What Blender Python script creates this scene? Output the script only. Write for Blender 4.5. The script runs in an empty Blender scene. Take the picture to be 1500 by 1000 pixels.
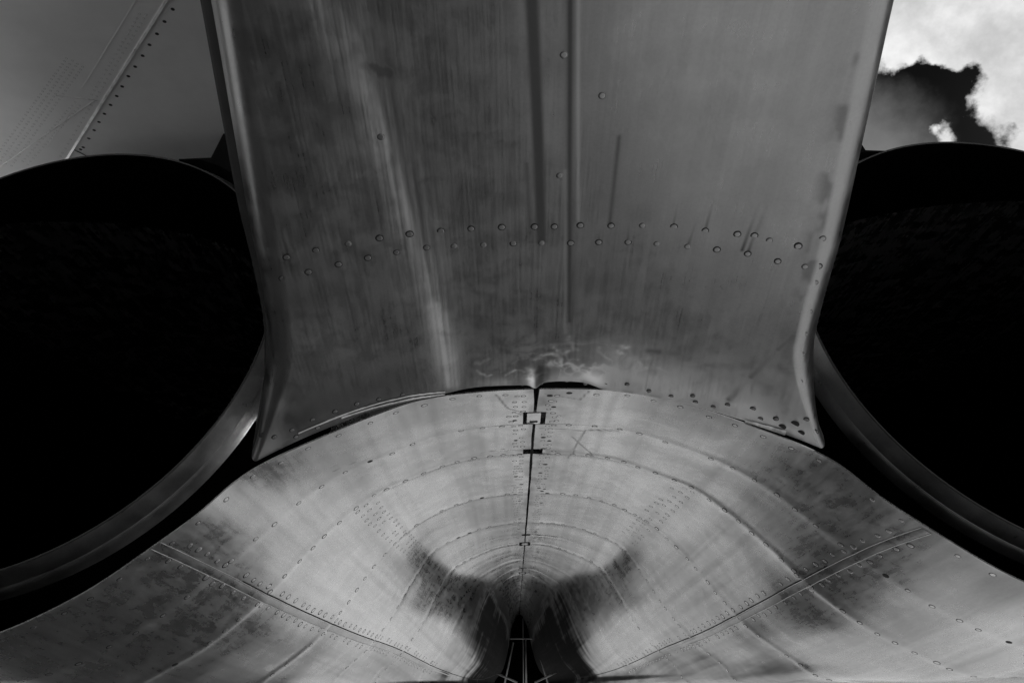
import bpy, math, random
import numpy as np
from mathutils import Matrix, Vector

random.seed(7)
RNG = np.random.default_rng(7)
SC = bpy.context.scene
COL = SC.collection
H = 1.75                                   # eye height above the apron; aircraft sizes below are taken from the eye level

# ------------------------------------------------------------------ camera
PITCH, ROLL, YAW = math.radians(23.6), math.radians(1.5), math.radians(-0.5)
FPX = 1500 * 28 / 36
cy, sy, cp, sp = math.cos(YAW), math.sin(YAW), math.cos(PITCH), math.sin(PITCH)
FWD = np.array([-sy * cp, cy * cp, sp])
_r = np.array([cy, sy, 0.0]); _u = np.cross(_r, FWD)
RIGHT = math.cos(ROLL) * _r - math.sin(ROLL) * _u
UP = math.cos(ROLL) * _u + math.sin(ROLL) * _r
EYE = np.array([-0.08, 0.0, 0.0])
cam_d = bpy.data.cameras.new('camera'); cam = bpy.data.objects.new('camera', cam_d); COL.objects.link(cam)
cam_d.lens = 28; cam_d.sensor_width = 36; cam_d.clip_start = 0.02; cam_d.clip_end = 6000
M = Matrix.Identity(4)
for i in range(3):
    M[i][0] = RIGHT[i]; M[i][1] = UP[i]; M[i][2] = -FWD[i]
M[0][3], M[1][3], M[2][3] = EYE[0], EYE[1], EYE[2] + H
cam.matrix_world = M
SC.camera = cam

# ------------------------------------------------------------------ sun, sky, exposure
SUN_EL, SUN_AZ = 26.0, 33.0               # degrees; azimuth from straight ahead towards the right
sun_dir = Vector((math.sin(math.radians(SUN_AZ)) * math.cos(math.radians(SUN_EL)),
                  math.cos(math.radians(SUN_AZ)) * math.cos(math.radians(SUN_EL)),
                  math.sin(math.radians(SUN_EL))))
sl = bpy.data.lights.new('sun', 'SUN'); sl.energy = 5.0; sl.angle = math.radians(0.5); sl.color = (1, 1, 1)
so = bpy.data.objects.new('sun', sl); COL.objects.link(so); so.rotation_euler = sun_dir.to_track_quat('Z', 'Y').to_euler()
so.location = (0, 0, 30)
SC.view_settings.view_transform = 'Standard'; SC.view_settings.look = 'None'
SC.view_settings.exposure = 0.85; SC.view_settings.gamma = 1.0; SC.view_settings.use_curve_mapping = False

W = bpy.data.worlds.new('World'); SC.world = W; W.use_nodes = True
NT = W.node_tree


class G:
    """tiny helper for wiring nodes"""
    def __init__(s, nt): s.nt = nt
    def n(s, t, **kw):
        o = s.nt.nodes.new(t)
        for k, v in kw.items(): setattr(o, k, v)
        return o
    def put(s, sock, v):
        if isinstance(v, bpy.types.NodeSocket): s.nt.links.new(v, sock)
        elif v is not None: sock.default_value = v
    def math(s, op, a, b=None, c=None, clamp=False):
        o = s.n('ShaderNodeMath', operation=op, use_clamp=clamp)
        s.put(o.inputs[0], a); s.put(o.inputs[1], b); s.put(o.inputs[2], c)
        return o.outputs[0]
    def vmath(s, op, a, b=None, out=0):
        o = s.n('ShaderNodeVectorMath', operation=op)
        s.put(o.inputs[0], a); s.put(o.inputs[1], b)
        return o.outputs[out]
    def ramp(s, v, a, b, lo=0.0, hi=1.0, smooth=True):
        o = s.n('ShaderNodeMapRange', interpolation_type='SMOOTHSTEP' if smooth else 'LINEAR')
        s.put(o.inputs['Value'], v); s.put(o.inputs['From Min'], a); s.put(o.inputs['From Max'], b)
        s.put(o.inputs['To Min'], lo); s.put(o.inputs['To Max'], hi)
        return o.outputs['Result']
    def noise(s, vec, scale, detail=4, rough=0.55, dist=0.0, dims='3D'):
        o = s.n('ShaderNodeTexNoise', noise_dimensions=dims)
        s.put(o.inputs['Vector'], vec); s.put(o.inputs['Scale'], scale); s.put(o.inputs['Detail'], detail)
        s.put(o.inputs['Roughness'], rough); s.put(o.inputs['Distortion'], dist)
        return o.outputs['Fac']
    def grey(s, v):
        o = s.n('ShaderNodeCombineColor')
        for i in range(3): s.put(o.inputs[i], v)
        return o.outputs[0]
    def lerp(s, a, b, f):
        return s.math('ADD', s.math('MULTIPLY', a, s.math('SUBTRACT', 1.0, f)), s.math('MULTIPLY', b, f))


def pix_dir(px, py):
    v = FWD + RIGHT * ((px - 750) / FPX) + UP * ((500 - py) / FPX)
    return v / np.linalg.norm(v)


g = G(NT); NT.nodes.clear()
sky = g.n('ShaderNodeTexSky', sky_type='NISHITA'); sky.sun_disc = False
sky.sun_elevation = math.radians(SUN_EL); sky.sun_rotation = math.radians(SUN_AZ)
sky.air_density = 1.0; sky.dust_density = 0.6
sep = g.n('ShaderNodeSeparateColor'); NT.links.new(sky.outputs[0], sep.inputs[0])
# black-and-white film behind a deep red filter: only the red of the sky is kept
clear = g.math('MULTIPLY', sep.outputs[0], 0.004)
tc = g.n('ShaderNodeTexCoord'); D = tc.outputs['Generated']
Dn = g.vmath('NORMALIZE', D)
sxyz = g.n('ShaderNodeSeparateXYZ'); NT.links.new(Dn, sxyz.inputs[0])
n1 = g.noise(Dn, 11.0, 10, 0.6, 0.0)
n2 = g.noise(g.vmath('ADD', Dn, (3.1, 1.7, 0.4)), 2.2, 3, 0.5)
wn = g.n('ShaderNodeTexNoise'); g.put(wn.inputs['Vector'], Dn); wn.inputs['Scale'].default_value = 9; wn.inputs['Detail'].default_value = 6; wn.inputs['Roughness'].default_value = .58
_wv = g.vmath('SCALE', g.vmath('SUBTRACT', wn.outputs['Color'], (.5, .5, .5))); _wv.node.inputs['Scale'].default_value = 0.13
Dw = g.vmath('ADD', Dn, _wv)
fld = g.math('ADD', g.math('MULTIPLY', g.math('SUBTRACT', n1, 0.5), 3.6), g.math('MULTIPLY', g.math('SUBTRACT', n2, 0.5), 1.5))


def cloud_blob(px, py, rad, amt, sock):
    d = pix_dir(px, py)
    dist = g.vmath('DISTANCE', Dw, tuple(d), out=1)
    return g.math('ADD', sock, g.math('MULTIPLY', g.ramp(dist, rad, 0.0), amt))


# where the cloud banks and the clear gap stand in this sky
for bx, by, br_, ba in ((1440, 20, 0.20, 0.9), (1320, 20, 0.10, 0.8), (1490, 120, 0.10, 0.8), (1500, 205, 0.05, 0.9), (1368, 196, 0.028, .8),
                        (1350, 130, 0.055, -1.3), (1310, 165, 0.07, -1.3), (1440, 190, 0.055, -1.1), (1385, 150, 0.045, -0.9), (1290, 200, 0.06, -1.0)):
    fld = cloud_blob(bx, by, br_, ba, fld)
cl = g.ramp(fld, 0.12, 0.72)
shade = g.noise(g.vmath('ADD', Dn, (0.3, 0.9, 0.2)), 9, 6, 0.6)
cl_v = g.ramp(shade, 0.3, 0.75, 3.0, 6.2)
veil = g.ramp(g.noise(g.vmath('ADD', Dn, (5.2, 0.2, 1.4)), 2.6, 3, 0.5), 0.35, 0.7, 0.0, 1.0)
base = g.math('ADD', clear, g.math('MULTIPLY', g.math('ADD', g.math('MULTIPLY', veil, 0.12), cloud_blob(1265, 230, 0.10, 1.3, 0.0)), 0.8))
skyv = g.lerp(base, cl_v, cl)
bg = g.n('ShaderNodeBackground'); g.put(bg.inputs['Color'], g.grey(skyv)); bg.inputs['Strength'].default_value = 0.1
wo = g.n('ShaderNodeOutputWorld'); NT.links.new(bg.outputs[0], wo.inputs[0])


# ------------------------------------------------------------------ helpers
def spline(xs, ys, q):
    """natural cubic spline; ys may have several columns"""
    xs = np.asarray(xs, float); ys = np.asarray(ys, float); q = np.asarray(q, float)
    n = len(xs); h = np.diff(xs)
    A = np.zeros((n, n)); B = np.zeros((n,) + ys.shape[1:]); A[0, 0] = A[-1, -1] = 1
    for i in range(1, n - 1):
        A[i, i - 1] = h[i - 1]; A[i, i] = 2 * (h[i - 1] + h[i]); A[i, i + 1] = h[i]
        B[i] = 6 * ((ys[i + 1] - ys[i]) / h[i] - (ys[i] - ys[i - 1]) / h[i - 1])
    m = np.linalg.solve(A, B.reshape(n, -1)).reshape(B.shape)
    i = np.clip(np.searchsorted(xs, q) - 1, 0, n - 2)
    sh = (-1,) + (1,) * (ys.ndim - 1)
    t = (q - xs[i]).reshape(sh); hh = h[i].reshape(sh)
    a = (xs[i + 1] - q).reshape(sh)
    return (m[i] * a ** 3 + m[i + 1] * t ** 3) / (6 * hh) + (ys[i] / hh - m[i] * hh / 6) * a + (ys[i + 1] / hh - m[i + 1] * hh / 6) * t


_tab = RNG.random((256, 256))


def vnoise(x, y, seed=0):
    x = np.asarray(x) + 17.3 * seed; y = np.asarray(y) + 41.7 * seed
    xi = np.floor(x).astype(int); yi = np.floor(y).astype(int)
    fx = x - xi; fy = y - yi
    fx = fx ** 3 * (fx * (fx * 6 - 15) + 10); fy = fy ** 3 * (fy * (fy * 6 - 15) + 10)
    t = lambda a, b: _tab[a % 256, b % 256]
    return (t(xi, yi) * (1 - fx) + t(xi + 1, yi) * fx) * (1 - fy) + (t(xi, yi + 1) * (1 - fx) + t(xi + 1, yi + 1) * fx) * fy


def fbm(x, y, octs=4, seed=0, gain=0.5):
    s = 0; a = 1; tot = 0
    for o in range(octs):
        s = s + a * vnoise(x * 2 ** o, y * 2 ** o, seed + o); tot += a; a *= gain
    return s / tot


def smooth(e0, e1, x):
    t = np.clip((x - e0) / (e1 - e0), 0, 1)
    return t * t * (3 - 2 * t)


def link(name, me, mat, parent=None, smooth_shade=True):
    if mat is not None and not me.materials: me.materials.append(mat)
    o = bpy.data.objects.new(name, me); COL.objects.link(o)
    if parent is not None: o.parent = parent
    if smooth_shade and len(me.polygons):
        me.polygons.foreach_set('use_smooth', [True] * len(me.polygons))
    return o


def mesh_from(name, V, Fq):
    me = bpy.data.meshes.new(name)
    V = np.array(V, float); V = V + np.array([0, 0, H])
    me.from_pydata(V.tolist(), [], [list(f) for f in Fq]); me.update()
    return me


def quads(nr, nc, off=0, flip=False):
    a = np.arange(nr * nc).reshape(nr, nc) + off
    q = np.stack([a[:-1, :-1], a[:-1, 1:], a[1:, 1:], a[1:, :-1]], -1).reshape(-1, 4)
    return q[:, ::-1] if flip else q


def grid_mesh(name, P, attrs=None, flip=False, flange=None):
    """P: (rows, cols, 3) array; flange: (rows, cols, 3) extra strip with its own vertices"""
    nr, nc = P.shape[:2]
    V = P.reshape(-1, 3); F = quads(nr, nc, 0, flip)
    n0 = len(V)
    if flange is not None:
        for fl, fp in flange:
            F = np.concatenate([F, quads(fl.shape[0], fl.shape[1], len(V), fp)]); V = np.concatenate([V, fl.reshape(-1, 3)])
    me = bpy.data.meshes.new(name)
    V = V + np.array([0, 0, H])
    me.vertices.add(len(V)); me.vertices.foreach_set('co', V.astype(np.float32).ravel())
    me.loops.add(len(F) * 4); me.loops.foreach_set('vertex_index', F.astype(np.int32).ravel())
    me.polygons.add(len(F)); me.polygons.foreach_set('loop_start', np.arange(0, len(F) * 4, 4, dtype=np.int32))
    me.update(calc_edges=True)
    for k, a in (attrs or {}).items():
        at = me.attributes.new(k, 'FLOAT', 'POINT')
        v = np.zeros(len(V), np.float32); v[:n0] = a.ravel(); at.data.foreach_set('value', v)
    return me


def box(V, F, c, s, ax=None):
    c = np.array(c, float); ax = np.eye(3) if ax is None else np.array(ax)
    b = len(V)
    for k in (-1, 1):
        for j in (-1, 1):
            for i in (-1, 1):
                V.append(c + ax[0] * s[0] * i / 2 + ax[1] * s[1] * j / 2 + ax[2] * s[2] * k / 2)
    for f in ((0, 2, 3, 1), (4, 5, 7, 6), (0, 1, 5, 4), (2, 6, 7, 3), (0, 4, 6, 2), (1, 3, 7, 5)):
        F.append([b + i for i in f])


def tube(V, F, p, q, r, n=8):
    p = np.array(p, float); q = np.array(q, float); d = (q - p) / np.linalg.norm(q - p)
    a = np.cross(d, [0, 0, 1]) if abs(d[2]) < .9 else np.cross(d, [1, 0, 0]); a /= np.linalg.norm(a); b = np.cross(d, a)
    o = len(V)
    for c in (p, q):
        for i in range(n):
            t = 2 * math.pi * i / n
            V.append(c + r * (a * math.cos(t) + b * math.sin(t)))
    for i in range(n):
        j = (i + 1) % n
        F.append([o + i, o + j, o + n + j, o + n + i])
    F.append([o + i for i in range(n)][::-1]); F.append([o + n + i for i in range(n)])


# ------------------------------------------------------------------ materials
def metal(name, base, rough, stretch, attr=True, dark=0.10, light=0.8, blotch=0.25, bump=0.02, grain=1.0):
    m = bpy.data.materials.new(name); m.use_nodes = True
    g = G(m.node_tree); b = m.node_tree.nodes['Principled BSDF']
    tc = g.n('ShaderNodeTexCoord'); P = tc.outputs['Object']
    st = g.vmath('MULTIPLY', P, stretch)
    fine = g.noise(st, 1.0, 5, 0.65)
    big = g.noise(P, 3.0, 5, 0.6, 0.6)
    mid = g.noise(P, 14.0, 5, 0.65, 0.4)
    speck = g.noise(P, 160.0, 2, 0.6)
    v = g.math('MULTIPLY', g.ramp(fine, 0.25, 0.75, 1 - 0.22 * grain, 1 + 0.18 * grain), base)
    v = g.math('MULTIPLY', v, g.ramp(big, 0.3, 0.7, 1 - blotch, 1 + blotch * 0.6))
    v = g.math('MULTIPLY', v, g.ramp(mid, 0.3, 0.7, 1 - blotch * .45, 1 + blotch * .35))
    v = g.math('MULTIPLY', v, g.ramp(speck, 0.25, 0.75, 0.96, 1.03))
    ro = g.math('ADD', g.ramp(mid, 0.3, 0.7, rough - 0.05, rough + 0.06), g.ramp(fine, 0.3, 0.7, -0.04, 0.04))
    if attr:
        s = g.n('ShaderNodeAttribute', attribute_name='stain_shade').outputs['Fac']
        l = g.n('ShaderNodeAttribute', attribute_name='scuff').outputs['Fac']
        v = g.lerp(v, dark, s); v = g.lerp(v, light, g.math('MULTIPLY', l, g.math('SUBTRACT', 1.0, s)))
        ro = g.math('ADD', ro, g.math('ADD', g.math('MULTIPLY', l, 0.12), g.math('MULTIPLY', s, 0.18)))
        g.put(b.inputs['Metallic'], g.ramp(s, 0.55, 1.0, 1.0, 0.0)); b.inputs['Specular IOR Level'].default_value = 0.0
        ro = g.math('ADD', ro, g.ramp(s, 0.5, 1.0, 0.0, 0.5))
    v = g.math('MINIMUM', v, 0.95)
    g.put(b.inputs['Base Color'], g.grey(v))
    if not attr: b.inputs['Metallic'].default_value = 1.0
    g.put(b.inputs['Roughness'], ro)
    if bump:
        bp = g.n('ShaderNodeBump'); bp.inputs['Strength'].default_value = 0.12; bp.inputs['Distance'].default_value = bump
        hgt = g.math('ADD', g.math('MULTIPLY', fine, 0.03), g.math('ADD', g.math('MULTIPLY', mid, 0.14), g.math('MULTIPLY', speck, 0.0015)))
        g.put(bp.inputs['Height'], hgt); g.put(b.inputs['Normal'], bp.outputs[0])
    return m


def plain(name, col, rough=0.6, metallic=0.0, var=0.2, scale=12.0, spec=0.5):
    m = bpy.data.materials.new(name); m.use_nodes = True
    g = G(m.node_tree); b = m.node_tree.nodes['Principled BSDF']
    P = g.n('ShaderNodeTexCoord').outputs['Object']
    v = g.math('MULTIPLY', g.ramp(g.noise(P, scale, 5, 0.6), 0.3, 0.7, 1 - var, 1 + var), col)
    g.put(b.inputs['Base Color'], g.grey(v)); b.inputs['Roughness'].default_value = rough; b.inputs['Metallic'].default_value = metallic
    b.inputs['Specular IOR Level'].default_value = spec
    return m


M_BOOM = metal('heat_stained_steel', 0.34, 0.33, (210, 2.2, 14), dark=0.05, light=0.95, blotch=0.05, grain=0.2)
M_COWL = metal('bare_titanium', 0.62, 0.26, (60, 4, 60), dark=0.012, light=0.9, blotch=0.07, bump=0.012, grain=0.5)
M_LAP = metal('lap_metal', 0.42, 0.3, (40, 6, 40), attr=False, blotch=0.15, bump=0.0)
M_STRIP = metal('strip_metal', 0.85, 0.4, (20, 20, 20), attr=False, blotch=0.1, bump=0.0)
M_RIVET = metal('rivet_metal', 0.40, 0.35, (60, 60, 60), attr=False, blotch=0.1, bump=0.0)
M_GRIME = plain('rivet_grime', 0.02, 0.75)
M_RING = metal('nozzle_metal', 0.36, 0.34, (8, 8, 8), attr=False, blotch=0.12, bump=0.0)
M_SIDE = plain('shaded_side', 0.035, 0.6, spec=0.2)  # dark reflection on the boom side, put into the colour
M_LIP = plain('sooty_lip', 0.06, 0.5)
M_SOOT_SHADE = plain('soot_and_shade', 0.0015, 0.95, spec=0.0)
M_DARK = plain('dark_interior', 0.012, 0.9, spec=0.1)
M_WING = plain('wing_skin', 0.88, 0.42, 0.25, 0.04, 6.0)
M_DOT = plain('dull_grey', 0.34, 0.5)
M_POLISH = metal('polished_edge', 0.92, 0.33, (20, 20, 20), attr=False, blotch=0.1, bump=0.0)
M_FRAME = plain('brace_paint', 0.30, 0.45)

# ------------------------------------------------------------------ setting: the apron
def apron():
    me = bpy.data.meshes.new('ground')
    s = 3000.0
    me.from_pydata([(-s, -s, 0), (s, -s, 0), (s, s, 0), (-s, s, 0)], [], [(0, 1, 2, 3)])
    m = bpy.data.materials.new('concrete'); m.use_nodes = True
    g = G(m.node_tree); b = m.node_tree.nodes['Principled BSDF']
    P = g.n('ShaderNodeTexCoord').outputs['Object']
    n = g.noise(P, 0.6, 6, 0.6); f = g.noise(P, 30, 4, 0.6)
    br = g.n('ShaderNodeTexBrick'); g.put(br.inputs['Vector'], P); br.inputs['Scale'].default_value = 0.2
    br.inputs['Mortar Size'].default_value = 0.004; br.offset = 0.0
    br.inputs['Color1'].default_value = (1, 1, 1, 1); br.inputs['Color2'].default_value = (.9, .9, .9, 1); br.inputs['Mortar'].default_value = (.3, .3, .3, 1)
    v = g.math('MULTIPLY', g.ramp(n, 0.3, 0.7, 0.36, 0.50), g.ramp(f, 0.3, 0.7, 0.9, 1.1))
    bw = g.n('ShaderNodeRGBToBW'); g.put(bw.inputs[0], br.outputs['Color'])
    g.put(b.inputs['Base Color'], g.grey(g.math('MULTIPLY', v, bw.outputs[0]))); b.inputs['Roughness'].default_value = 0.9
    o = link('ground', me, m, None, False); o['kind'] = 'structure'


apron()

# ------------------------------------------------------------------ the aircraft
JET = bpy.data.objects.new('jet_aircraft', None); COL.objects.link(JET); JET.empty_display_size = 0.5
JET['label'] = 'bare metal twin engine jet seen from beneath its riveted tail between two black exhausts'
JET['category'] = 'aircraft'

# --- engine cowlings: two mirrored half skins that meet along the crease.  Each station lists (half width, height).
ZL = [.733, .72, .70, .65, .60, .53, .42, .35, .25, .16, .06, .01]
ST = [
    (2.00, list(zip([0, .25, .345, .48, .595, .735, .86, .95, 1.09, 1.19, 1.285, 1.36], [.733, .72, .70, .65, .60, .53, .42, .35, .25, .195, .155, .135])), .115, 1.58),
    (2.62, list(zip([0, .19, .29, .42, .53, .62, .735, .80, .90, 1.01, 1.18, 1.30], ZL)), -.05, 1.62),
    (3.22, list(zip([0, .185, .28, .40, .48, .555, .645, .695, .77, .86, 1.0, 1.09], ZL)), -.14, 1.62),
    (3.83, list(zip([0, .16, .245, .37, .45, .50, .57, .61, .68, .76, .87, .93], ZL)), -.21, 1.6),
    (4.44, list(zip([0, .13, .20, .32, .40, .45, .51, .545, .61, .69, .785, .84], ZL)), -.27, 1.57),
    (5.05, list(zip([0, .095, .15, .25, .305, .345, .395, .43, .485, .555, .64, .69], ZL)), -.32, 1.55),
    (5.66, list(zip([0, .065, .105, .175, .22, .255, .295, .32, .36, .42, .50, .545], ZL)), -.36, 1.53),
    (6.27, list(zip([0, .045, .072, .115, .15, .175, .205, .225, .26, .31, .385, .43], ZL)), -.40, 1.5),
    (6.9, list(zip([0, .034, .053, .083, .108, .125, .15, .165, .20, .245, .315, .355], ZL)), -.42, 1.5),
    (7.6, list(zip([0, .03, .045, .07, .092, .108, .13, .145, .175, .22, .285, .325], ZL)), -.43, 1.5),
    (8.3, list(zip([0, .028, .042, .065, .086, .10, .12, .135, .165, .21, .275, .315], ZL)), -.43, 1.5),
    (9.2, list(zip([0, .028, .042, .065, .086, .10, .12, .135, .165, .21, .275, .315], ZL)), -.43, 1.5),
]
SD = [s[0] for s in ST]
rows = []
for d, pts, zb, xb in ST:
    x0, z0 = pts[-1]
    pts = list(pts)
    for k in (.35, .7, 1.0):
        a = k * math.pi / 2
        pts.append((x0 + (xb - x0) * math.sin(a) ** 1.1, z0 + (zb - z0) * (1 - math.cos(a))) if k < 1 else (xb, zb))
    rows.append(pts)
ROWS = np.array(rows)                      # stations, 15 levels, (x, z)
NLV = ROWS.shape[1] - 1


def profile(d, t):
    """d, t arrays (n,), (m,) -> X, Z arrays (n, m) without displacement"""
    lv = spline(SD, ROWS, np.asarray(d))                 # n,15,2
    # chord-length parameter from the second station keeps the spline even
    key = np.concatenate([[0], np.cumsum(np.hypot(*np.diff(ROWS[1], axis=0).T))]); key /= key[-1]
    # mirror the first levels so that the crease stays flat across the seam
    k2 = np.concatenate([-key[2:0:-1], key])
    l2 = np.concatenate([lv[:, 2:0:-1] * np.array([-1, 1]), lv], 1)
    out = spline(k2, np.moveaxis(l2, 1, 0), np.asarray(t))   # m,n,2
    out = np.moveaxis(out, 1, 0)
    return out[..., 0], out[..., 1]


FRAMES = [2.0, 2.31, 2.62, 3.22, 3.83, 4.44, 5.05, 5.66, 6.27, 6.9]


def cowl_disp(d, s, side):
    """how far the skin is pushed out of its ideal shape (positive = towards the viewer side); s is arc length"""
    sd = 10 if side > 0 else 30
    z = 0.006 * (fbm(d * 2.2, s * 2.6, 3, sd) - .5)
    z = z + 0.0022 * (fbm(d * 6, s * 5, 2, sd + 5) - .5)
    z = z + 0.0003 * (fbm(d * 16, s * 14, 2, sd + 9) - .5)
    for k, f in enumerate(FRAMES[1:], 1):
        amp = 0.0010 if f == 2.31 else 0.0026
        wob = f + 0.012 * (fbm(s * 5, s * 0 + k, 2, sd) - .5)
        z = z + amp * np.exp(-((d - wob) / 0.022) ** 2) * (0.5 + fbm(s * 4, s * 0 + k * 3.3, 2, sd + 2))
        z = z - 0.0022 * np.exp(-((d - wob - 0.09) / 0.06) ** 2) * fbm(s * 3, s * 0 + k * 7.3, 2, sd + 3)
    rg = np.random.default_rng(sd)
    for k in range(26):
        a, b, r = rg.uniform(2.02, 3.6), rg.uniform(.05, 1.5), rg.uniform(.02, .06)
        z = z + rg.choice([-1, 1]) * .018 * r * np.exp(-((d - a) ** 2 + (s - b) ** 2) / r ** 2)
    # ripples pressed into the narrow end of the valley
    w = smooth(4.0, 4.8, d)
    z = z + w * 0.0028 * (fbm(d * 9, s * 0.7, 2, sd + 7, .6) - .5) + w * .0010 * (fbm(d * 26, s * 1.2, 2, sd + 8) - .5)
    return z


# notches cut into the two inner edges for the latches: (from, to, left depth, right depth)
NOTCH = [(2.19, 2.305, .034, .033), (2.575, 2.632, .030, .036), (4.16, 4.20, .020, .026), (4.40, 4.52, .030, .030), (5.38, 5.42, .026, .026), (5.60, 5.70, .024, .024)]


def half_gap(d, side):
    gp = 0.0042 + 0.0018 * (vnoise(d * 9, d * 0 + (3 if side > 0 else 8)) - .2) - 0.0006 * np.minimum(d - 2, 3)
    gp = gp + 0.004 * np.exp(-((d - 2.0) / .07) ** 2)
    for a, b, l, r in NOTCH:
        gp = np.where((d > a) & (d < b), r if side > 0 else l, gp)
    return np.maximum(gp, .0022)


class Cowl:
    def __init__(self, side):
        self.side = side
        d = 2.0 * np.exp(np.linspace(0, math.log(9.2 / 2.0), 430))
        ex = []
        for a, b, l, r in NOTCH: ex += [a - .0015, a + .0015, b - .0015, b + .0015]
        self.d = np.unique(np.concatenate([d, ex]))
        tt = np.linspace(0, 1, 330)
        self.t = np.concatenate([tt ** 1.12])
        X, Z = profile(self.d, self.t)
        # keep the inner edge on the gap line: the first columns are squeezed outwards near the crease
        gp = half_gap(self.d, side)[:, None]
        X0 = X
        X = X + gp * np.exp(-np.maximum(X, 0) / 0.08)
        self.s = np.concatenate([np.zeros((len(self.d), 1)), np.cumsum(np.hypot(np.diff(X0, axis=1), np.diff(Z, axis=1)), 1)], 1)
        P = np.stack([X * side, np.repeat(self.d[:, None], X.shape[1], 1), Z], -1)
        N = self.normals(P)
        self.dd = np.repeat(self.d[:, None], X.shape[1], 1)
        disp = cowl_disp(self.dd, self.s, side)
        disp *= smooth(0, .05, self.s) * .85 + .15
        self.disp = disp
        P = P + N * disp[..., None]
        self.P = P; self.N = self.normals(P)

    def normals(self, P):
        a = np.gradient(P, axis=0); b = np.gradient(P, axis=1)
        n = np.cross(b, a) * self.side
        n /= np.linalg.norm(n, axis=-1, keepdims=True) + 1e-12
        # outward: towards the open valley (down / to the middle)
        if n[100, 40, 2] > 0: n = -n
        return n

    def hit(self, px, py):
        """nearest grid index to the sight line through a point of the photograph"""
        v = pix_dir(px, py)
        w = self.P - EYE; along = w @ v
        off = np.linalg.norm(w - along[..., None] * v, axis=-1) / along
        i = np.argmin(off); return np.unravel_index(i, off.shape)

    def at(self, d, s):
        i = np.searchsorted(self.d, d); i = min(max(i, 1), len(self.d) - 1)
        f = (d - self.d[i - 1]) / (self.d[i] - self.d[i - 1])
        res = []
        for k in (i - 1, i):
            res.append([np.interp(s, self.s[k], self.P[k][:, c]) for c in range(3)] + [np.interp(s, self.s[k], self.N[k][:, c]) for c in range(3)])
        r = np.array(res[0]) * (1 - f) + np.array(res[1]) * f
        return r[:3], r[3:] / np.linalg.norm(r[3:])


def segdist(A, B, x, y):
    ax, ay = A; bx, by = B
    L2 = (bx - ax) ** 2 + (by - ay) ** 2 + 1e-12
    t = np.clip(((x - ax) * (bx - ax) + (y - ay) * (by - ay)) / L2, 0, 1)
    return np.hypot(x - ax - t * (bx - ax), y - ay - t * (by - ay)), t


def project(P):
    w = P - EYE; z = w @ FWD
    return 750 + FPX * (w @ RIGHT) / z, 500 - FPX * (w @ UP) / z


RIV = []                                   # (position, normal, radius, panel key, dark)


def add_rivet(p, n, r, key, dark=False): RIV.append((np.array(p), np.array(n), r * (1.1 if key in (-1, 1) else 1), key, dark))


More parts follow.
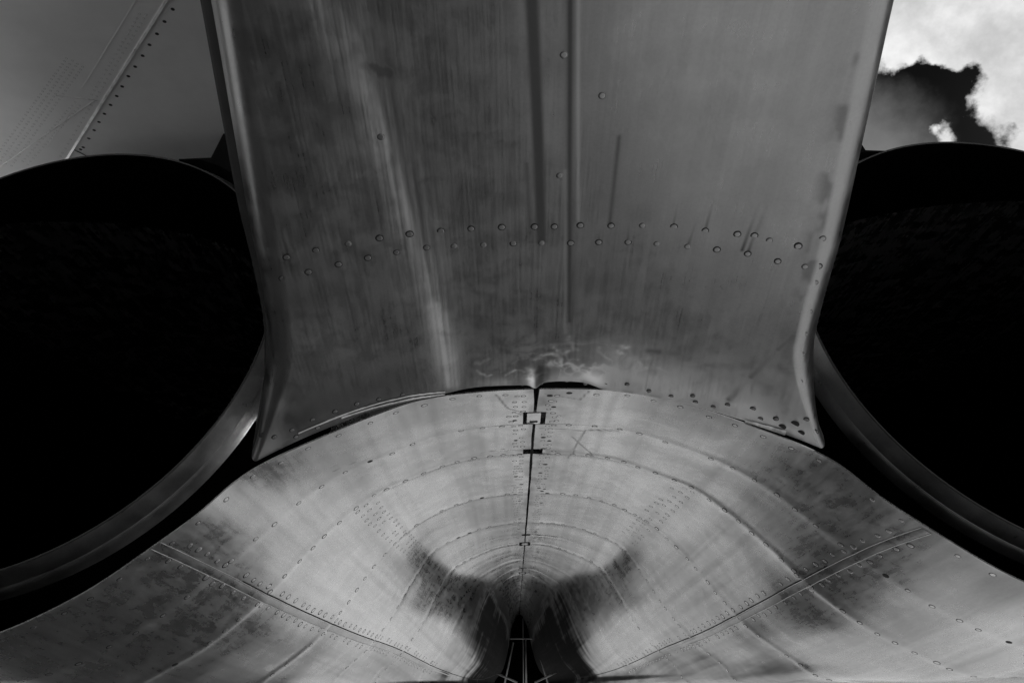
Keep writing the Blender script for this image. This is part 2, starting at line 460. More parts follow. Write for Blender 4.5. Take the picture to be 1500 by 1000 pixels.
SEAM = {1: [(1352, 774), (1320, 786), (1173, 857), (1014, 934), (942, 968), (876, 990), (843, 993)],
        -1: [(224, 795), (330, 846), (381, 868), (473, 908), (528, 936), (587, 962), (642, 982), (697, 992), (722, 991)]}
COWL_OBJ = {}
COWLS = {}
for side in (-1, 1):
    c = Cowl(side); COWLS[side] = c
    d, s = c.dd, c.s
    sd = 50 if side < 0 else 70
    # brushed streaks run lengthways; grime gathers in blotches
    streak = fbm(s * 42, d * 0.9, 2, sd)
    broad = fbm(s * 9, d * 0.7, 2, sd + 1)
    blot = fbm(d * 1.7, s * 2.1, 2, sd + 3)
    stain_shade = .16 * smooth(.3, .8, broad) + .12 * smooth(.3, .9, streak) + .16 * smooth(.35, .85, blot)
    # painted shade: streaked darkening of the flanks towards the narrow slot
    shade_streak = fbm(d * 26, s * 1.6, 3, sd + 31) * .6 + fbm(d * 4, s * 3, 3, sd + 33) * .6
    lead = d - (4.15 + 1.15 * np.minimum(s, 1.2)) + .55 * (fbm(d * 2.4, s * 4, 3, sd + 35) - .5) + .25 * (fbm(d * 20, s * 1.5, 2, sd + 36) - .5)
    shade_zone = smooth(-.2, 1.8, lead) * smooth(.04, .30, s - .035 * (d - 4.5))
    stain_shade = stain_shade + shade_zone * (.72 + .40 * smooth(.25, .8, shade_streak))
    # outside the lap seam the lowest rear corners are darker, more on the right
    scuff = 0.16 * smooth(.45, .95, fbm(s * 60, d * 1.1, 2, sd + 12))
    scuff = scuff + .5 * np.exp(-(d - 2.0) / .012) * smooth(.5, .6, fbm(s * 12, d * 0, 2, sd + 1))
    for f in FRAMES[1:]:
        scuff = scuff + .18 * np.exp(-((d - f) / .02) ** 2)
    gx = [c.hit(*q) for q in SEAM[side]]
    sp_d = np.array([c.dd[i] for i in gx]); sp_s = np.array([c.s[i] for i in gx])
    cf = np.polyfit(np.log(sp_d), sp_s, 3)
    sp_d = np.linspace(sp_d.min(), sp_d.max(), 60); sp_s = np.polyval(cf, np.log(sp_d))
    seam_s = np.interp(d, sp_d, sp_s)
    stain_shade = stain_shade + (.34 if side > 0 else .20) * smooth(0.0, .03, s - seam_s) * smooth(.25, .6, fbm(d * 1.6, s * 1.6, 2, sd + 21))
    stain_shade = stain_shade + .22 * np.exp(-(np.abs(s - seam_s) / .02) ** 2) * smooth(.3, .7, fbm(d * 5, s * 5, 2, sd + 22))
    stain_shade = stain_shade + .3 * np.exp(-(s / .035) ** 2) * smooth(.3, .75, fbm(d * 12, s * 20, 2, sd + 23))
    # scratches
    scr = {1: [((833, 670), (858, 630), (905, 629)), ((800, 577), (850, 585), (862, 573)), ((838, 640), (870, 668)), ((790, 627), (850, 630), (905, 631))],
           -1: [((726, 578), (745, 598), (762, 607)), ((705, 664), (738, 658)), ((490, 690), (520, 676))]}[side]
    for pl in scr:
        ij = [c.hit(*q) for q in pl]
        for a, b in zip(ij[:-1], ij[1:]):
            dist, _ = segdist((c.dd[a], c.s[a]), (c.dd[b], c.s[b]), d, s)
            stain_shade = np.maximum(stain_shade, .6 * np.exp(-(dist / .0035) ** 2))
    c.seam = (sp_d, sp_s)
    # turned-back edge at the rear and along the crease
    e = c.P[0]; en = c.N[0]
    fl = np.stack([e, e - en * .004 + np.array([0, .001, 0])], 0)
    i0 = c.P[:, 0]; il = np.stack([i0, i0 - c.N[:, 0] * .02], 1)
    me = grid_mesh('engine_cowling', c.P, {'stain_shade': np.clip(stain_shade, 0, .96), 'scuff': np.clip(scuff, 0, .8)}, flip=(side < 0), flange=[(fl, side > 0), (il, side > 0)])
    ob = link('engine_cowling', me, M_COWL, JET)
    ob['label'] = 'left riveted cowling half' if side < 0 else 'right riveted cowling half'
    COWL_OBJ[side] = ob

    # outer half of the nacelle, out of sight from here, closes the body
    X, Z = profile(np.linspace(2.0, 9.2, 26), np.linspace(0.12, 1, 30))
    Q = np.stack([(X[:, -1:] + (X[:, -1:] - X) * .86) * side, np.repeat(np.linspace(2.0, 9.2, 26)[:, None], 30, 1), Z], -1)
    Q = Q[:, ::-1]
    top = []
    for k in range(1, 13):
        a = math.pi * k / 12
        cx = (Q[:, -1, 0] + side * .62) / 2; rx = np.abs(Q[:, -1, 0] - side * .62) / 2
        zt = Q[:, -1, 2]
        top.append(np.stack([cx + side * rx * math.cos(a), Q[:, -1, 1] + .35, zt + (1.72 - zt) * math.sin(a) ** .6 * .8], -1))
    Q = np.concatenate([Q, np.stack(top, 1)], 1)
    link('nacelle_outer_skin', grid_mesh('nacelle_outer_skin', Q), M_COWL, JET)

    # rivets along the frames
    for f, gapd, r, s0 in ((2.035, .078, .0072, .08), (2.31, .072, .0078, .09), (2.62, .060, .0085, .075), (3.22, .055, .0082, .07), (3.83, .052, .008, .07), (4.44, .05, .008, .07)):
        dd = f; smax = {2.035: 1.55, 2.31: 1.7, 2.62: 1.75}.get(f, 1.5)
        ss = s0 + random.random() * .02
        while ss < smax:
            if random.random() > .07:
                p, n = c.at(dd + random.uniform(-.006, .006), ss + random.uniform(-.006, .006))
                add_rivet(p, n, r * random.uniform(.85, 1.1), side, random.random() < .05)
            ss += gapd * random.uniform(.85, 1.15)
    # double columns beside the crease
    for so_, in ((.034,), (.054,)):
        dd = 2.05
        while dd < 4.3:
            if random.random() > .12:
                p, n = c.at(dd, so_ + random.uniform(-.006, .006)); add_rivet(p, n, .0068 * random.uniform(.8, 1.1), side, random.random() < .1)
            dd += random.uniform(.032, .052)
    # doubler rows that run lengthways across the valley
    base_s = .50 if side > 0 else .56
    for k in range(3):
        dd = 2.66
        while dd < 3.75:
            if random.random() > .25:
                p, n = c.at(dd, base_s + k * .032 + random.uniform(-.004, .004) - (dd - 2.66) * .06)
                add_rivet(p, n, .0072 * random.uniform(.8, 1.1), side)
            dd += random.uniform(.05, .075)
    # rows either side of the lap seam
    for off in (-.032, .030):
        dd = sp_d[0] + .10
        while dd < min(sp_d[-1], 5.2):
            if random.random() > .1:
                p, n = c.at(dd, np.interp(dd, sp_d, sp_s) + off + random.uniform(-.004, .004)); add_rivet(p, n, .0086 * random.uniform(.85, 1.1), side)
            dd += random.uniform(.045, .075)

    # the lap seam: a raised cover strip and a dark open joint beside it
    def ribbon(name, off, half, lift, mat, d0, d1, parent, dz=.0012, end=0.0):
        ds = np.linspace(d0, d1, 90); L = []
        for q in ds:
            s0 = np.interp(q, sp_d, sp_s) + off
            row = []; hw = half * (1 if not end else max(.04, min(1, (d1 - q) / end)))
            for w, lf in ((-hw, 0), (-hw * .8, lift), (hw * .8, lift), (hw, 0)):
                p, n = c.at(q, s0 + w); row.append(p + n * (lf + dz))
            L.append(row)
        return link(name, grid_mesh(name, np.array(L), flip=(side < 0)), mat, parent)
    ribbon('lap_strip', .005, .011, .0002, M_LAP, sp_d[0], sp_d[-1] - 1.8, ob, .0006, 1.6)
    ribbon('seam_bead', .017, .0010, .0008, M_STRIP, sp_d[0], sp_d[-1] - 2.4, ob, .0012)
    ribbon('seam_bead', -.0095, .0008, .0006, M_STRIP, sp_d[0], sp_d[-1] - 2.0, ob, .0016)
    ribbon('seam_joint', -.0125, .0017, .0003, M_GRIME, sp_d[0] + .45, sp_d[-1], ob, .0008)

# --- keel behind the crease, and the dark end of the valley
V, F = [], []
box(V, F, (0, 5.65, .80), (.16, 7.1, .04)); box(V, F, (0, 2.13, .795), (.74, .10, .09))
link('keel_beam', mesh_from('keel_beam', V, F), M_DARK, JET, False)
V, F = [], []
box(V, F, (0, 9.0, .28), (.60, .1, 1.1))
link('keel_bulkhead', mesh_from('keel_bulkhead', V, F), M_SOOT_SHADE, JET, False)

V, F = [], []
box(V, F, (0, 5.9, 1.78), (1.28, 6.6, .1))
link('unseen_light_cover', mesh_from('unseen_light_cover', V, F), M_DARK, JET, False)  # unseen cover added to stop light leaking in from above

# --- bracing frame at the far end of the valley
fr = None
dF = 8.2


def at_d(px, py, d):
    v = pix_dir(px, py); return EYE + v * (d / v[1])


def struts(name, segs, r, parent, d=dF):
    V, F = [], []
    for a, b in segs: tube(V, F, at_d(*a, d), at_d(*b, d), r)
    return link(name, mesh_from(name, V, F), M_FRAME, parent)


fr = struts('brace_frame', [((746, 935), (796, 935))], .006, JET)
struts('post', [((766, 905), (767, 1015))], .004, fr)
struts('post', [((770, 935), (771, 1015))], .008, fr)
struts('strut', [((752, 940), (736, 1015))], .008, fr, dF - .3)
struts('strut', [((785, 940), (807, 1015))], .008, fr, dF - .3)
struts('crossbar', [((727, 985), (758, 999))], .008, fr, dF - 1.2)
struts('crossbar', [((783, 999), (815, 984))], .008, fr, dF - 1.2)

# --- latches on the crease
for (a, b, l, r), kind in zip(NOTCH, (1, 0, 0, 2, 0, 2)):
    if not kind: continue
    z = .733
    V, F = [], []
    m = (a + b) / 2
    if kind == 1:
        box(V, F, (-.002, m - .004, z + .004), (.040, (b - a) * .78, .01))
        la = link('latch', mesh_from('latch', V, F), M_STRIP, JET, False)
        V, F = [], []
        box(V, F, (-.002, b - .028, z - .0015), (.024, .012, .002)); link('latch_slot', mesh_from('latch_slot', V, F), M_GRIME, la, False)
        V, F = [], []
        tube(V, F, (-.021, b - .015, z), (.017, b - .015, z), .0035); link('latch_pin', mesh_from('latch_pin', V, F), M_STRIP, la)
    else:
        box(V, F, (.0, m, z + .004), (.034, (b - a) * .55, .01))
        link('latch', mesh_from('latch', V, F), M_COWL, JET, False)

# --- tail boom --------------------------------------------------------------
BD = np.array([-.6, .3, .70, .961, 1.07, 1.191, 1.327, 1.482, 1.62, 1.695, 1.774, 1.854, 1.931, 1.975, 2.0])
BW = np.array([.50, .53, .548, .568, .579, .592, .606, .624, .640, .651, .664, .683, .707, .727, .742])


BW = BW + .033 * (1 - smooth(1.35, 1.98, BD))


def boom_zc(d): return .75 + (2 - d) * .30
def boom_a(d): return np.interp(d, [0, .99, 1.467, 2.0], [.05, .08, .22, .37])
def boom_w(d): return spline(BD, BW, np.asarray(d, float))


def boom_hit(px, py):
    v = pix_dir(px, py); k = np.linspace(.4, 3, 6000); p = EYE + v * k[:, None]
    gq = p[:, 2] - (boom_zc(p[:, 1]) - boom_a(p[:, 1]) * p[:, 0] ** 2)
    i = np.argmax(gq > 0); return p[i, 0], p[i, 1]


bd = np.concatenate([np.linspace(-.6, .85, 30)[:-1], np.linspace(.85, 2.0, 400)])
RC = .075                                        # corner radius
ub = np.linspace(-1, 1, 460)
Wd = boom_w(bd)[:, None]
xin = (Wd - .9 * RC * (1 - .75 * smooth(1.72, 2.0, bd)[:, None]))
X = ub[None] * np.where(ub[None] < 0, xin - .034 * (1 - smooth(1.5, 1.95, bd))[:, None], xin)
dB = np.repeat(bd[:, None], len(ub), 1)
Zb = boom_zc(dB) - boom_a(dB) * X ** 2
dz = .0035 * (fbm(X * 3.5, dB * 3, 2, 90) - .5) + .0006 * (fbm(X * 9, dB * 7, 2, 95) - .5)
dz = dz - .0016 * np.exp(-((dB - 1.487) / .03) ** 2) * (.4 + fbm(X * 6, dB * 0, 2, 97))
# fluted strips left by the stringers behind the sheet
dz = dz + .00015 * (fbm(X * 22, dB * 1.0, 2, 99) - .5)
for k in range(12):
    a, b, r = RNG.uniform(-.6, .6), RNG.uniform(.95, 1.95), RNG.uniform(.02, .07)
    dz = dz + RNG.choice([-1, 1]) * .012 * r * np.exp(-((X - a) ** 2 + (dB - b) ** 2) / r ** 2)
# the trailing edge of the sheet is crimped towards the joint
dz = dz - .006 * np.exp(-((2.0 - dB) / .03) ** 2) * fbm(X * 6, dB * 0, 2, 101) * np.exp(-(X / .3) ** 2)
Zb = Zb + dz - .010 * smooth(.12, 0, 2.0 - dB) * smooth(-.35, .05, X) * smooth(.78, .5, X)
gapx = np.where(X < 0, np.exp(-((X + .08) / .14) ** 4) * .55, np.exp(-((X - .075) / .085) ** 4)) * (1 - np.exp(-((X + .004) / .012) ** 2))
dE = dB - .034 * gapx * smooth(1.90, 2.0, dB)
PB = np.stack([X, dE, Zb + .006 * gapx * smooth(1.9, 2.0, dB)], -1)
stain_shade = .03 * smooth(.4, .8, fbm(X * 40, dB * 1.2, 2, 110)) + .06 * smooth(.4, .85, fbm(X * 3, dB * 2, 2, 112))
scuff = .03 * smooth(.4, .9, fbm(X * 80, dB * 1.2, 2, 114))


def mark(pts, wpx, amt, what, soft=1.0, streaky=0.0, fade=False):
    """a stain; points are taken from the photograph and laid on the sheet"""
    global stain_shade, scuff
    q = [boom_hit(*p) for p in pts]
    wm = wpx / FPX * 1.75; amt = min(.95, amt * 1.35)
    best = np.full(X.shape, 9.0)
    for i, (a, b) in enumerate(zip(q[:-1], q[1:])):
        dist, t = segdist(a, b, X, dB); best = np.minimum(best, dist)
    m = np.exp(-(best / wm) ** (2 * soft)) * amt
    if fade: m = m * (.12 + .88 * segdist(q[0], q[-1], X, dB)[1] ** 1.5) * (.5 + .7 * fbm(X * 90, dB * 6, 2, 160))
    if streaky:
        m = m * (1 - streaky + streaky * smooth(.30, .75, fbm((X - np.interp(dB, [a[1] for a in q][::-1], [a[0] for a in q][::-1])) * 110, dB * 2.2, 3, 120)))
    if what == 's': stain_shade = np.maximum(stain_shade, m) if soft > 1 else stain_shade + m
    else: scuff = scuff + m


mark([(776, -60), (779, 0), (787, 180), (793, 352)], 8, .6, 's', 2.2)
mark([(772, 240), (776, 340)], 3, .35, 's')
mark([(835, -60), (834, 470)], 4, .45, 's')
mark([(838, 0), (836, 520)], 12, .12, 's')
mark([(847, 0), (847, 330)], 2.5, .22, 'l')
mark([(828, 250), (828, 520)], 3, .14, 'l')
mark([(907, 200), (893, 328)], 3, .35, 's')
mark([(878, 0), (880, 480)], 30, .10, 's')
mark([(700, 40), (705, 500)], 50, .07, 's')
mark([(440, -60), (505, 60), (560, 200), (605, 330), (640, 450), (662, 562)], 20, .40, 'l', 1.0, .85)
mark([(455, -60), (520, 60), (570, 200), (610, 330), (640, 450), (658, 540)], 34, .20, 'l', 1.0, .6)
mark([(485, -60), (548, 70), (590, 215), (625, 345), (650, 450)], 12, .45, 's', 1.0, .95)
mark([(470, -60), (535, 60), (575, 200), (612, 330), (640, 440)], 5, .35, 's', 1.0, .6)
mark([(500, -60), (560, 80), (605, 250), (640, 380), (668, 480)], 8, .25, 's', 1.0, .5)
mark([(400, -60), (500, 150), (610, 400)], 40, .08, 'l', 1.0, .8)
mark([(638, 450), (661, 562)], 15, .38, 'l', 1.0, .4)
mark([(620, 200), (650, 330)], 3, .25, 's')
for a, b, w, k in (((1122, 305), (1095, 370), 2.6, .6), ((1112, 300), (1087, 366), 2.6, .55), ((1048, 285), (1033, 336), 2.2, .45), ((1022, 318), (1008, 358), 2, .45), ((922, 318), (919, 352), 2, .45), ((879, 325), (877, 352), 2, .4),
                   ((995, 290), (986, 330), 2, .35), ((390, 378), (413, 406), 4, .7), ((1178, 478), (1140, 512), 3.5, .4), ((1140, 512), (1100, 552), 4.5, .45), ((1100, 552), (1068, 582), 6, .7),
                   ((960, 500), (945, 565), 2, .3), ((955, 545), (949, 570), 2, .5), ((1140, 540), (1180, 538), 1.5, .4), ((440, 340), (462, 372), 5, .3)):
    mark([a, b], w, k, 's', 1.3, 0.0, True)
for (x, y), w, k in (((440, 440), 45, .35), ((470, 590), 70, .45), ((575, 560), 50, .3), ((560, 105), 7, .4), ((532, 96), 6, .4), ((951, 514), 7, .45), ((982, 517), 8, .3), ((420, 620), 30, .3), ((430, 380), 22, .25)):
    mark([(x, y), (x + 14, y + 1)], w, k, 's')  # wide lower-left blots paint shade and a reflected shadow; small ones are stains
# hand-rubbed smears above the joint
for k in range(40):
    x = random.gauss(825, 75); y = 568 - abs(random.gauss(0, 30)) - 8
    a = random.uniform(-.6, 1.2) * (1 if x > 790 else -1); L = random.uniform(8, 34); cv = random.uniform(-1.6, 1.6)
    pts = [(x + L * u * math.cos(a + u * cv) + random.uniform(-2, 2), y + L * u * math.sin(a + u * cv) * .7 + random.uniform(-2, 2)) for u in (-.5, -.25, 0, .25, .5)]
    mark([(p, min(q, 566)) for p, q in pts], random.uniform(1.6, 5.0), random.uniform(.15, .6), 'l', 1.0, .5)
jx, jy = boom_hit(835, 538)
wx = fbm(X * 9, dB * 9, 3, 150) - .5; wy = fbm(X * 9 + 40, dB * 9, 3, 151) - .5
sw = fbm(X * 16 + wx * 5, dB * 22 + wy * 5, 3, 152)
halo = np.exp(-((X - jx) / .20) ** 2 - ((dB - jy) / .10) ** 2)
scuff = scuff + halo * (.35 * np.exp(-((sw - .5) / .030) ** 2) + .40 * smooth(.50, .75, sw))
jd = 2.0 - dB
scuff = scuff + .9 * np.exp(-(jd / .035) ** 2) * smooth(-.32, -.1, X) * (.35 + .9 * fbm(X * 20, dB * 25, 3, 130))
scuff = scuff + .95 * np.exp(-(jd / .15) ** 2) * smooth(-.05, .25, X) * smooth(.8, .5, X) * (.6 + .6 * fbm(X * 7, dB * 9, 3, 131))
stain_shade = stain_shade + .45 * np.exp(-(jd / .012) ** 2) * smooth(.4, .6, fbm(X * 14, dB * 0, 2, 133))
edge = np.abs(X) / Wd
scuff = scuff + .30 * smooth(.88, .95, edge) * (.5 + .8 * fbm(X * 30, dB * 14, 3, 140))
stain_shade = stain_shade + .35 * np.exp(-((edge - .885) / .03) ** 2) * smooth(.45, .65, fbm(X * 25, dB * 16, 3, 141))
AB = {'stain_shade': np.clip(stain_shade, 0, .9), 'scuff': np.clip(scuff, 0, .95)}

# rolled corners and side walls (one continuous sheet with the bottom)
NCR = 14


def corner(side):
    L = []
    x0 = X[:, -1] if side > 0 else -X[:, 0]; z0 = Zb[:, -1] if side > 0 else Zb[:, 0]
    slope = 2 * boom_a(bd) * x0
    ww = boom_w(bd) - (.034 * (1 - smooth(1.5, 1.95, bd)) if side < 0 else 0)
    rcf = 1 - .8 * smooth(1.72, 2.0, bd)
    for k in range(1, NCR + 1):
        a = (math.pi / 2 + .10) * k / NCR
        cx = x0 + (ww - x0) * math.sin(a)
        cz = z0 - slope * (ww - x0) * math.sin(a) * max(0, 1 - k / NCR) + RC * 1.2 * rcf * (1 - math.cos(a))
        L.append(np.stack([side * cx, bd, cz], -1))
    xe = L[-1][:, 0]; ze = L[-1][:, 2]
    for k in range(1, 9):
        f = k / 8
        L.append(np.stack([xe - side * (.30 * f if side > 0 else .12 * f ** 1.3), bd + .0 * f, ze + (2.06 - ze) * f], -1))
    return L


Lr = corner(1); Ll = corner(-1)
_e = Ll[NCR - 1]; _w = boom_w(bd); _k = (1 - smooth(1.5, 1.95, bd))
side_rows = [_e + np.array([.004, 0, -.002])]
for fx_, fz_ in ((.35, .006), (.7, .016), (1.0, .030)):
    side_rows.append(np.stack([_e[:, 0] - .034 * _k * fx_, bd, _e[:, 2] + fz_], -1))
side_rows.append(np.stack([side_rows[-1][:, 0] + .10, bd, np.full(len(bd), 2.05)], -1))
PF = np.concatenate([np.stack(Ll[::-1], 1), PB, np.stack(Lr, 1)], 1)
for k in AB:
    pad = np.zeros((len(bd), len(Ll)))
    if k == 'scuff':
        padL = pad.copy(); padL[:, -NCR:] = .08; padR = padL[:, ::-1]
    else: padL = padR = pad
    AB[k] = np.concatenate([padL, AB[k], padR], 1)
e = PF[-1]
fl = np.stack([e, e + np.array([0, .0, .012])], 0)
BOOM = link('tail_boom', grid_mesh('tail_boom', PF, AB, flip=True, flange=[(fl, True)]), M_BOOM, JET)

link('side_shade_strip', grid_mesh('side_shade_strip', np.stack(side_rows, 1)), M_SIDE, BOOM)  # added strip, coloured dark for what the boom side reflects


def boom_at(x, d):
    j = np.searchsorted(bd, d); j = min(max(j, 1), len(bd) - 1)
    z = np.interp(x, X[j], Zb[j]); n = np.array([-2 * boom_a(d) * x, .30, -1.0]) * np.array([1, -1, 1]); n[1] = -.30
    return np.array([x, d, z]), n / np.linalg.norm(n)


for px, py in ((420, 375), (463, 365), (510, 356), (556, 348), (600, 342), (646, 338), (690, 334), (735, 332), (783, 331), (812, 331), (850, 329), (895, 330), (941, 330), (987, 332), (1033, 338), (1080, 343), (1127, 352), (1169, 360),
               (414, 407), (452, 397), (496, 386), (539, 377), (581, 369), (625, 362), (665, 360), (708, 358), (752, 356), (793, 355), (836, 355), (877, 354), (920, 354), (962, 356), (1007, 360), (1050, 365), (1095, 371), (1139, 382), (1179, 390),
               (558, 200), (882, 140), (820, 257), (826, 80), (1194, 415), (1186, 459), (1176, 523), (1172, 560), (1180, 493), (1199, 390), (1205, 350),
               (1105, 345)):
    x, d = boom_hit(px, py); p, n = boom_at(x, d)
    soft = py < 300 or py > 410 or random.random() < .2
    add_rivet(p, n, .0068 if soft else .0078, 'boomsoft') if soft else add_rivet(p, n, .0078 * random.uniform(.92, 1.06), 'boom')
for px, py, r in ((1017, 587, .0075), (1065, 588, .0075), (1014, 575, .007), (1102, 595, .008), (1113, 609, .008), (1136, 610, .008), (1145, 622, .011), (1164, 619, .012), (1173, 632, .010), (1195, 633, .009), (1181, 613, .008), (950, 567, .007), (982, 577, .007), (1042, 597, .007),
                  (384, 648, .010), (402, 643, .008), (434, 642, .008), (466, 628, .008), (491, 603, .0085), (523, 592, .0085), (428, 630, .008), (458, 615, .008), (555, 585, .0075), (590, 578, .0075),
                  (713, 556, .007), (745, 555, .007), (765, 556, .007), (792, 555, .007), (830, 552, .007), (857, 556, .007), (886, 558, .007), (918, 558, .007), (690, 561, .007)):
    x, d = boom_hit(px, min(py, 640)); p, n = boom_at(x, min(d, 1.985)); add_rivet(p, n, r * .85, 'boom', r > .0095)

# thin doubler strips along the rear edge of the boom sheet
def boom_ribbon(name, pts, half, lift, mat, dz=.001):
    q = np.array([boom_hit(*p) for p in pts]); tt = np.linspace(0, 1, len(q)); ts = np.linspace(0, 1, 40)
    xs = np.interp(ts, tt, q[:, 0]); ds = np.interp(ts, tt, q[:, 1]); L = []
    for x, d in zip(xs, ds):
        row = []
        for w, lf in ((-half, 0), (-half * .7, lift), (half * .7, lift), (half, 0)):
            p, n = boom_at(x, min(d + w, 1.998)); row.append(p + n * (lf + dz))
        L.append(row)
    return link(name, grid_mesh(name, np.array(L), flip=True), mat, BOOM)


boom_ribbon('edge_strip', [(437, 634), (490, 612), (545, 593), (600, 579), (652, 572)], .0022, .002, M_STRIP)
boom_ribbon('edge_strip', [(500, 612), (555, 595), (605, 583), (652, 576)], .0030, .002, M_STRIP)
boom_ribbon('repair_plate', [(1090, 613), (1120, 622), (1150, 632)], .012, .003, M_STRIP, .002)

# --- exhaust nozzles ---------------------------------------------------------
NL = [(0, 835), (150, 762), (250, 690), (330, 610), (372, 520), (0, 259), (80, 237), (170, 228), (250, 235), (335, 267)]
NR = [(1210, 510), (1240, 560), (1300, 640), (1380, 705), (1440, 745), (1500, 770), (1270, 230), (1330, 214), (1390, 209), (1450, 213), (1500, 220)]
for side, pts in ((-1, NL), (1, NR)):
    nn = np.array([-.1 * side, 1, -.2]); nn /= np.linalg.norm(nn)
    P0 = np.array([1.62 * side, 2.285, 1.06])
    e1 = np.array([1, .1 * side, 0]); e1 /= np.linalg.norm(e1); e2 = np.cross(e1, nn)
    if e2[2] < 0: e2 = -e2
    q = []
    for p in pts:
        v = pix_dir(*p); k = ((P0 - EYE) @ nn) / (v @ nn); w = EYE + v * k - P0; q.append((w @ e1, w @ e2))
    q = np.array(q)
    A = np.c_[2 * q, np.ones(len(q))]; sol = np.linalg.lstsq(A, (q ** 2).sum(1), rcond=None)[0]
    R = math.sqrt(sol[2] + sol[0] ** 2 + sol[1] ** 2); C = P0 + e1 * sol[0] + e2 * sol[1]
    print('nozzle', side, C, R, np.hypot(*(q - sol[:2]).T) - R)
    ax = np.array([0, 1.0, -.06]); ax /= np.linalg.norm(ax)
    NS = 128
    th = np.linspace(0, 2 * math.pi, NS + 1)
    ring = lambda r, f: C + np.outer(np.cos(th) * r, e1) + np.outer(np.sin(th) * r, e2) + ax * f
    def lathe(name, prof, mat, parent, flip=False):
        P = np.stack([ring(r, f) for r, f in prof], 0)
        return link(name, grid_mesh(name, P, flip=flip != (side < 0)), mat, parent)
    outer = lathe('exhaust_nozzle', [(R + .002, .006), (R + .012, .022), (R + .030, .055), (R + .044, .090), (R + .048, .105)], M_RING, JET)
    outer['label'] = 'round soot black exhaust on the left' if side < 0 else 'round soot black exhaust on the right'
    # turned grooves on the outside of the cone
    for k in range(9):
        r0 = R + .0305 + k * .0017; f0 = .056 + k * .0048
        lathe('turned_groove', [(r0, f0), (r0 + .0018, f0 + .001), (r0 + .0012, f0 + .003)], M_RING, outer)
    lathe('nozzle_shroud', [(R + .0478, .104), (R + .066, .20), (R + .078, .34), (R + .08, .6)], M_SOOT_SHADE, outer)  # coloured black for the shade in the gap around the cone
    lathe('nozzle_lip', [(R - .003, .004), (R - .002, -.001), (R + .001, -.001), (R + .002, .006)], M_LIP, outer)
    lathe('liner', [(R - .003, .004), (R - .03, .25), (R - .05, .9), (R - .1, 2.0), (.05, 2.6), (.001, 2.6)], M_SOOT_SHADE, outer, True)
    # black closure added to keep light out of the nacelle, its lower rim on the cowling
    xs, zs = profile([4.95], np.linspace(0.02, 1, 40)); xs, zs = xs[0], zs[0] + .012
    m = xs < 1.60
    poly = [(side * a, 4.95, b) for a, b in zip(xs[m], zs[m])] + [(side * 1.62, 4.95, 1.6), (side * .02, 4.95, 1.6)]
    me = mesh_from('added_nacelle_closure', poly, [list(range(len(poly)))])
    link('added_nacelle_closure', me, M_SOOT_SHADE, JET, False)
    # shoulder of the fuselage between nozzle and boom
    pa = at_d(*((262, 233) if side < 0 else (1296, 221)), 2.5); pb = at_d(*((309, 231) if side < 0 else (1268, 220)), 2.5)
    pc = at_d(*((327, 196) if side < 0 else (1255, 200)), 2.5)
    out_ = [(pa[0], pa[2]), (pb[0], pb[2]), (pc[0], pc[2]), (side * .62, pc[2] + .02), (side * .62, 1.5)]
    rr = R + .09
    a0 = math.acos(min(1, abs(C[0] - side * .78) / rr)); a1 = math.pi / 2
    dxa = abs(C[0]) - abs(pa[0]); a1 = math.acos(max(-1, min(1, dxa / rr)))
    for k in range(9):
        a = .45 + (a1 - .45) * k / 8
        out_.append((C[0] - side * rr * math.cos(a), min(C[2] + rr * math.sin(a), pa[2] - .004)))
    V = [(x, 2.5, z) for x, z in out_] + [(x, 3.0, z) for x, z in out_]
    k = len(out_); F = [list(range(k)), list(range(k, 2 * k))[::-1]] + [[a, (a + 1) % k, (a + 1) % k + k, a + k] for a in range(k)]
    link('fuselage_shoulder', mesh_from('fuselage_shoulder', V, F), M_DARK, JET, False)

# --- tailplane ---------------------------------------------------------------
ZW = 2.0


def wing_pt(px, py, z=ZW):
    v = pix_dir(px, py); return EYE + v * (z / v[2])


V, F = [], []
out = [(-.48, .6), (-.48, 3.35), (-3.6, 4.1), (-3.6, 1.4)]
n = len(out)
for z in (ZW, ZW + .06):
    for x, y in out: V.append((x, y, z))
F.append([0, 1, 2, 3]); F.append([7, 6, 5, 4])
for i in range(n): F.append([i, i + n, (i + 1) % n + n, (i + 1) % n])
WING = link('tailplane', mesh_from('tailplane', V, F), M_WING, JET, False)


def wing_strip(name, a, b, w, th, mat, tilt=0.0):
    p, q = wing_pt(*a), wing_pt(*b); d = (q - p); L = np.linalg.norm(d); d /= L; s = np.cross(d, [0, 0, 1])
    fr_ = (d, s, np.array([0, 0, 1.0]))
    if tilt:
        nv = np.array([math.sin(tilt), 0, math.cos(tilt)]); nv = nv - d * (nv @ d); nv /= np.linalg.norm(nv); fr_ = (d, np.cross(nv, d), nv)
    V, F = [], []
    box(V, F, (p + q) / 2 - np.array([0, 0, th / 2 + .0005]), (L, w, th), fr_)
    return link(name, mesh_from(name, V, F), mat, WING, False)


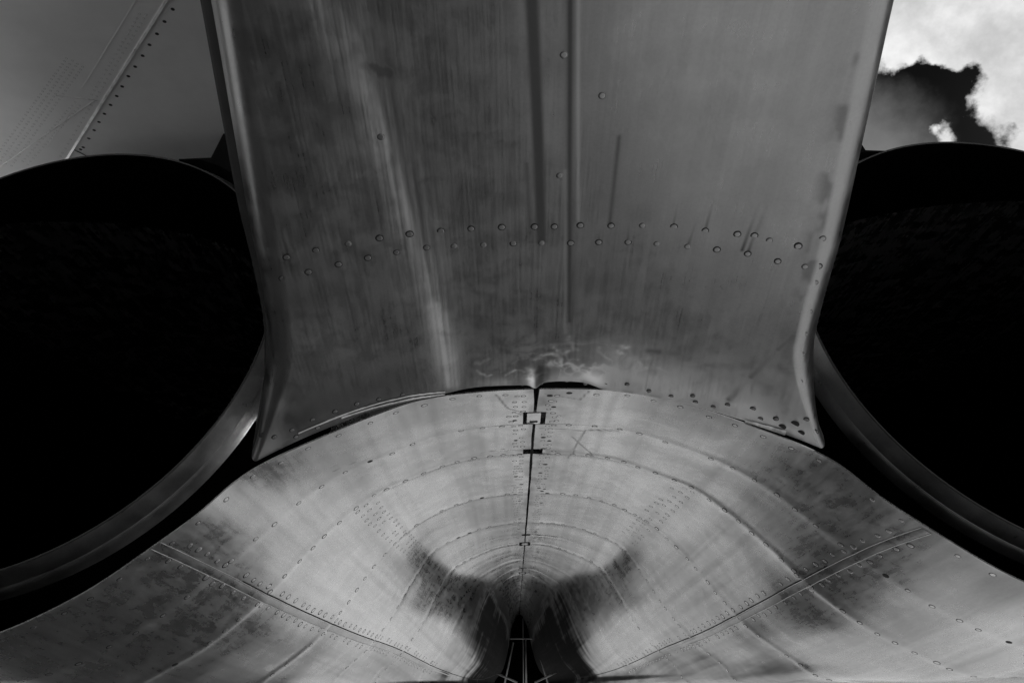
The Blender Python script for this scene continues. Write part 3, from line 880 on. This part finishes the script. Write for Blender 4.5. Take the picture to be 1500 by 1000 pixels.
wing_strip('panel_strip', (252, -12), (90, 245), .008, .004, M_POLISH, .5)
wing_strip('panel_joint', (140, 147), (-2, 245), .003, .0012, M_STRIP)
wing_strip('panel_joint', (82, 140), (145, 147), .003, .0012, M_STRIP)
wing_strip('panel_joint', (106, 218), (128, 229), .003, .0012, M_GRIME)
for a, b in (((200, 0), (120, 130)), ((105, 160), (70, 215))): wing_strip('panel_joint', a, b, .003, .0008, M_WING)
dn = np.array([0, 0, -1.0])
for px, py in ((253, 14), (241, 32), (230, 50), (219, 66), (209, 82), (198, 98), (188, 112), (179, 127), (171, 141), (162, 154), (153, 167), (145, 179), (138, 191), (130, 203), (122, 216), (118, 219)):
    add_rivet(wing_pt(px, py), dn, .0058, 'wing', True)
for (ax_, ay, bx, by, k, nrow) in ((215, 20, 85, 235, 34, 1), (205, 20, 128, 150, 22, 1), (98, 85, -10, 235, 34, 4), (110, 150, 30, 240, 22, 2)):
    for rw in range(nrow):
        for i in range(k):
            t = (i + random.random() * .3) / k
            add_rivet(wing_pt(ax_ + (bx - ax_) * t + rw * 8, ay + (by - ay) * t + rw * 4), dn, .0036, 'faint', False)

# ------------------------------------------------------------------ rivets
def rivet_mesh(name, inner_mat, ring_mat=None):
    V = []; F = []; mi = []
    n = 14
    V.append((0, 0, .02))
    for r, z in ((.6, .02), (.80, .018), (.81, .012), (1.10, .012), (1.13, -.1)):
        for i in range(n): V.append((r * math.cos(2 * math.pi * i / n), r * math.sin(2 * math.pi * i / n), z))
    for i in range(n):
        j = (i + 1) % n
        F.append((0, 1 + i, 1 + j)); mi.append(0)
        for k in range(4):
            a = 1 + k * n
            F.append((a + i, a + n + i, a + n + j, a + j)); mi.append(0 if k == 0 else (1 if k < 4 else 0))
    me = bpy.data.meshes.new(name); me.from_pydata(V, [], F)
    me.materials.append(inner_mat); me.materials.append(ring_mat or M_GRIME)
    me.polygons.foreach_set('material_index', mi); me.polygons.foreach_set('use_smooth', [True] * len(F)); me.update()
    return me, np.array(V), F, mi


M_FAINT = metal('faint_ring', 0.2, 0.5, (60, 60, 60), attr=False, bump=0.0)
RM = {'boomsoft': rivet_mesh('rivet', M_RIVET, M_FAINT), 'cowlsoft': rivet_mesh('rivet', M_COWL, M_FAINT), 'boom': rivet_mesh('rivet', M_BOOM if False else M_RIVET), 'cowl': rivet_mesh('rivet', M_COWL), 'wing': rivet_mesh('rivet', M_WING), 'dark': rivet_mesh('rivet', M_GRIME), 'faint': rivet_mesh('rivet', M_WING)}


def frame_of(nv):
    a = np.cross(nv, [0, 1, 0.1]); a /= np.linalg.norm(a); b = np.cross(nv, a)
    return np.stack([a, b, nv], 1)


info = []
for p, nv, r, key, dark in RIV:
    px, py = project(p)
    vis = -10 < px < 1510 and -10 < py < 1010
    dist = np.linalg.norm(p - EYE); face = abs((EYE - p) @ nv) / dist
    info.append((-(r / dist) * math.sqrt(face) if vis else 0.0))
order = np.argsort(info)
PAR = {'boom': BOOM, 'boomsoft': BOOM, -1: COWL_OBJ[-1], 1: COWL_OBJ[1], 'wing': WING, 'faint': WING}
SV, SF, SM = [], [], []
for rank, idx in enumerate(order):
    p, nv, r, key, dark = RIV[idx]
    if info[idx] == 0.0: continue
    kind = 'dark' if dark else (('cowlsoft' if (idx * 7919) % 10 < 4 else 'cowl') if key in (-1, 1) else key)
    me, rv, rf, rmi = RM[kind]
    Rm = frame_of(nv)
    if rank < 300 and key != 'faint':
        o = bpy.data.objects.new('rivet', me); COL.objects.link(o); o.parent = PAR[key]
        mw = Matrix.Identity(4)
        for i in range(3):
            for j in range(3): mw[i][j] = Rm[i, j] * r
            mw[i][3] = p[i] + (H if i == 2 else 0)
        o.matrix_local = mw
    else:
        b = len(SV)
        SV.extend((rv * r) @ Rm.T + p + np.array([0, 0, H])); SF.extend([[b + i for i in f] for f in rf])
        SM.extend([((3 if m else 4) if key == 'faint' else (2 if dark else (1 if m else 0))) for m in rmi])
me = bpy.data.meshes.new('small_rivets'); me.from_pydata([tuple(v) for v in SV], [], SF)
me.materials.append(M_COWL); me.materials.append(M_GRIME); me.materials.append(M_GRIME); me.materials.append(M_DOT); me.materials.append(M_WING)
me.polygons.foreach_set('material_index', SM); me.polygons.foreach_set('use_smooth', [True] * len(SF)); me.update()
so_ = bpy.data.objects.new('small_rivets', me); COL.objects.link(so_); so_.parent = JET; so_['kind'] = 'stuff'
print('rivets', len(RIV), 'small', len(SV) // 71)
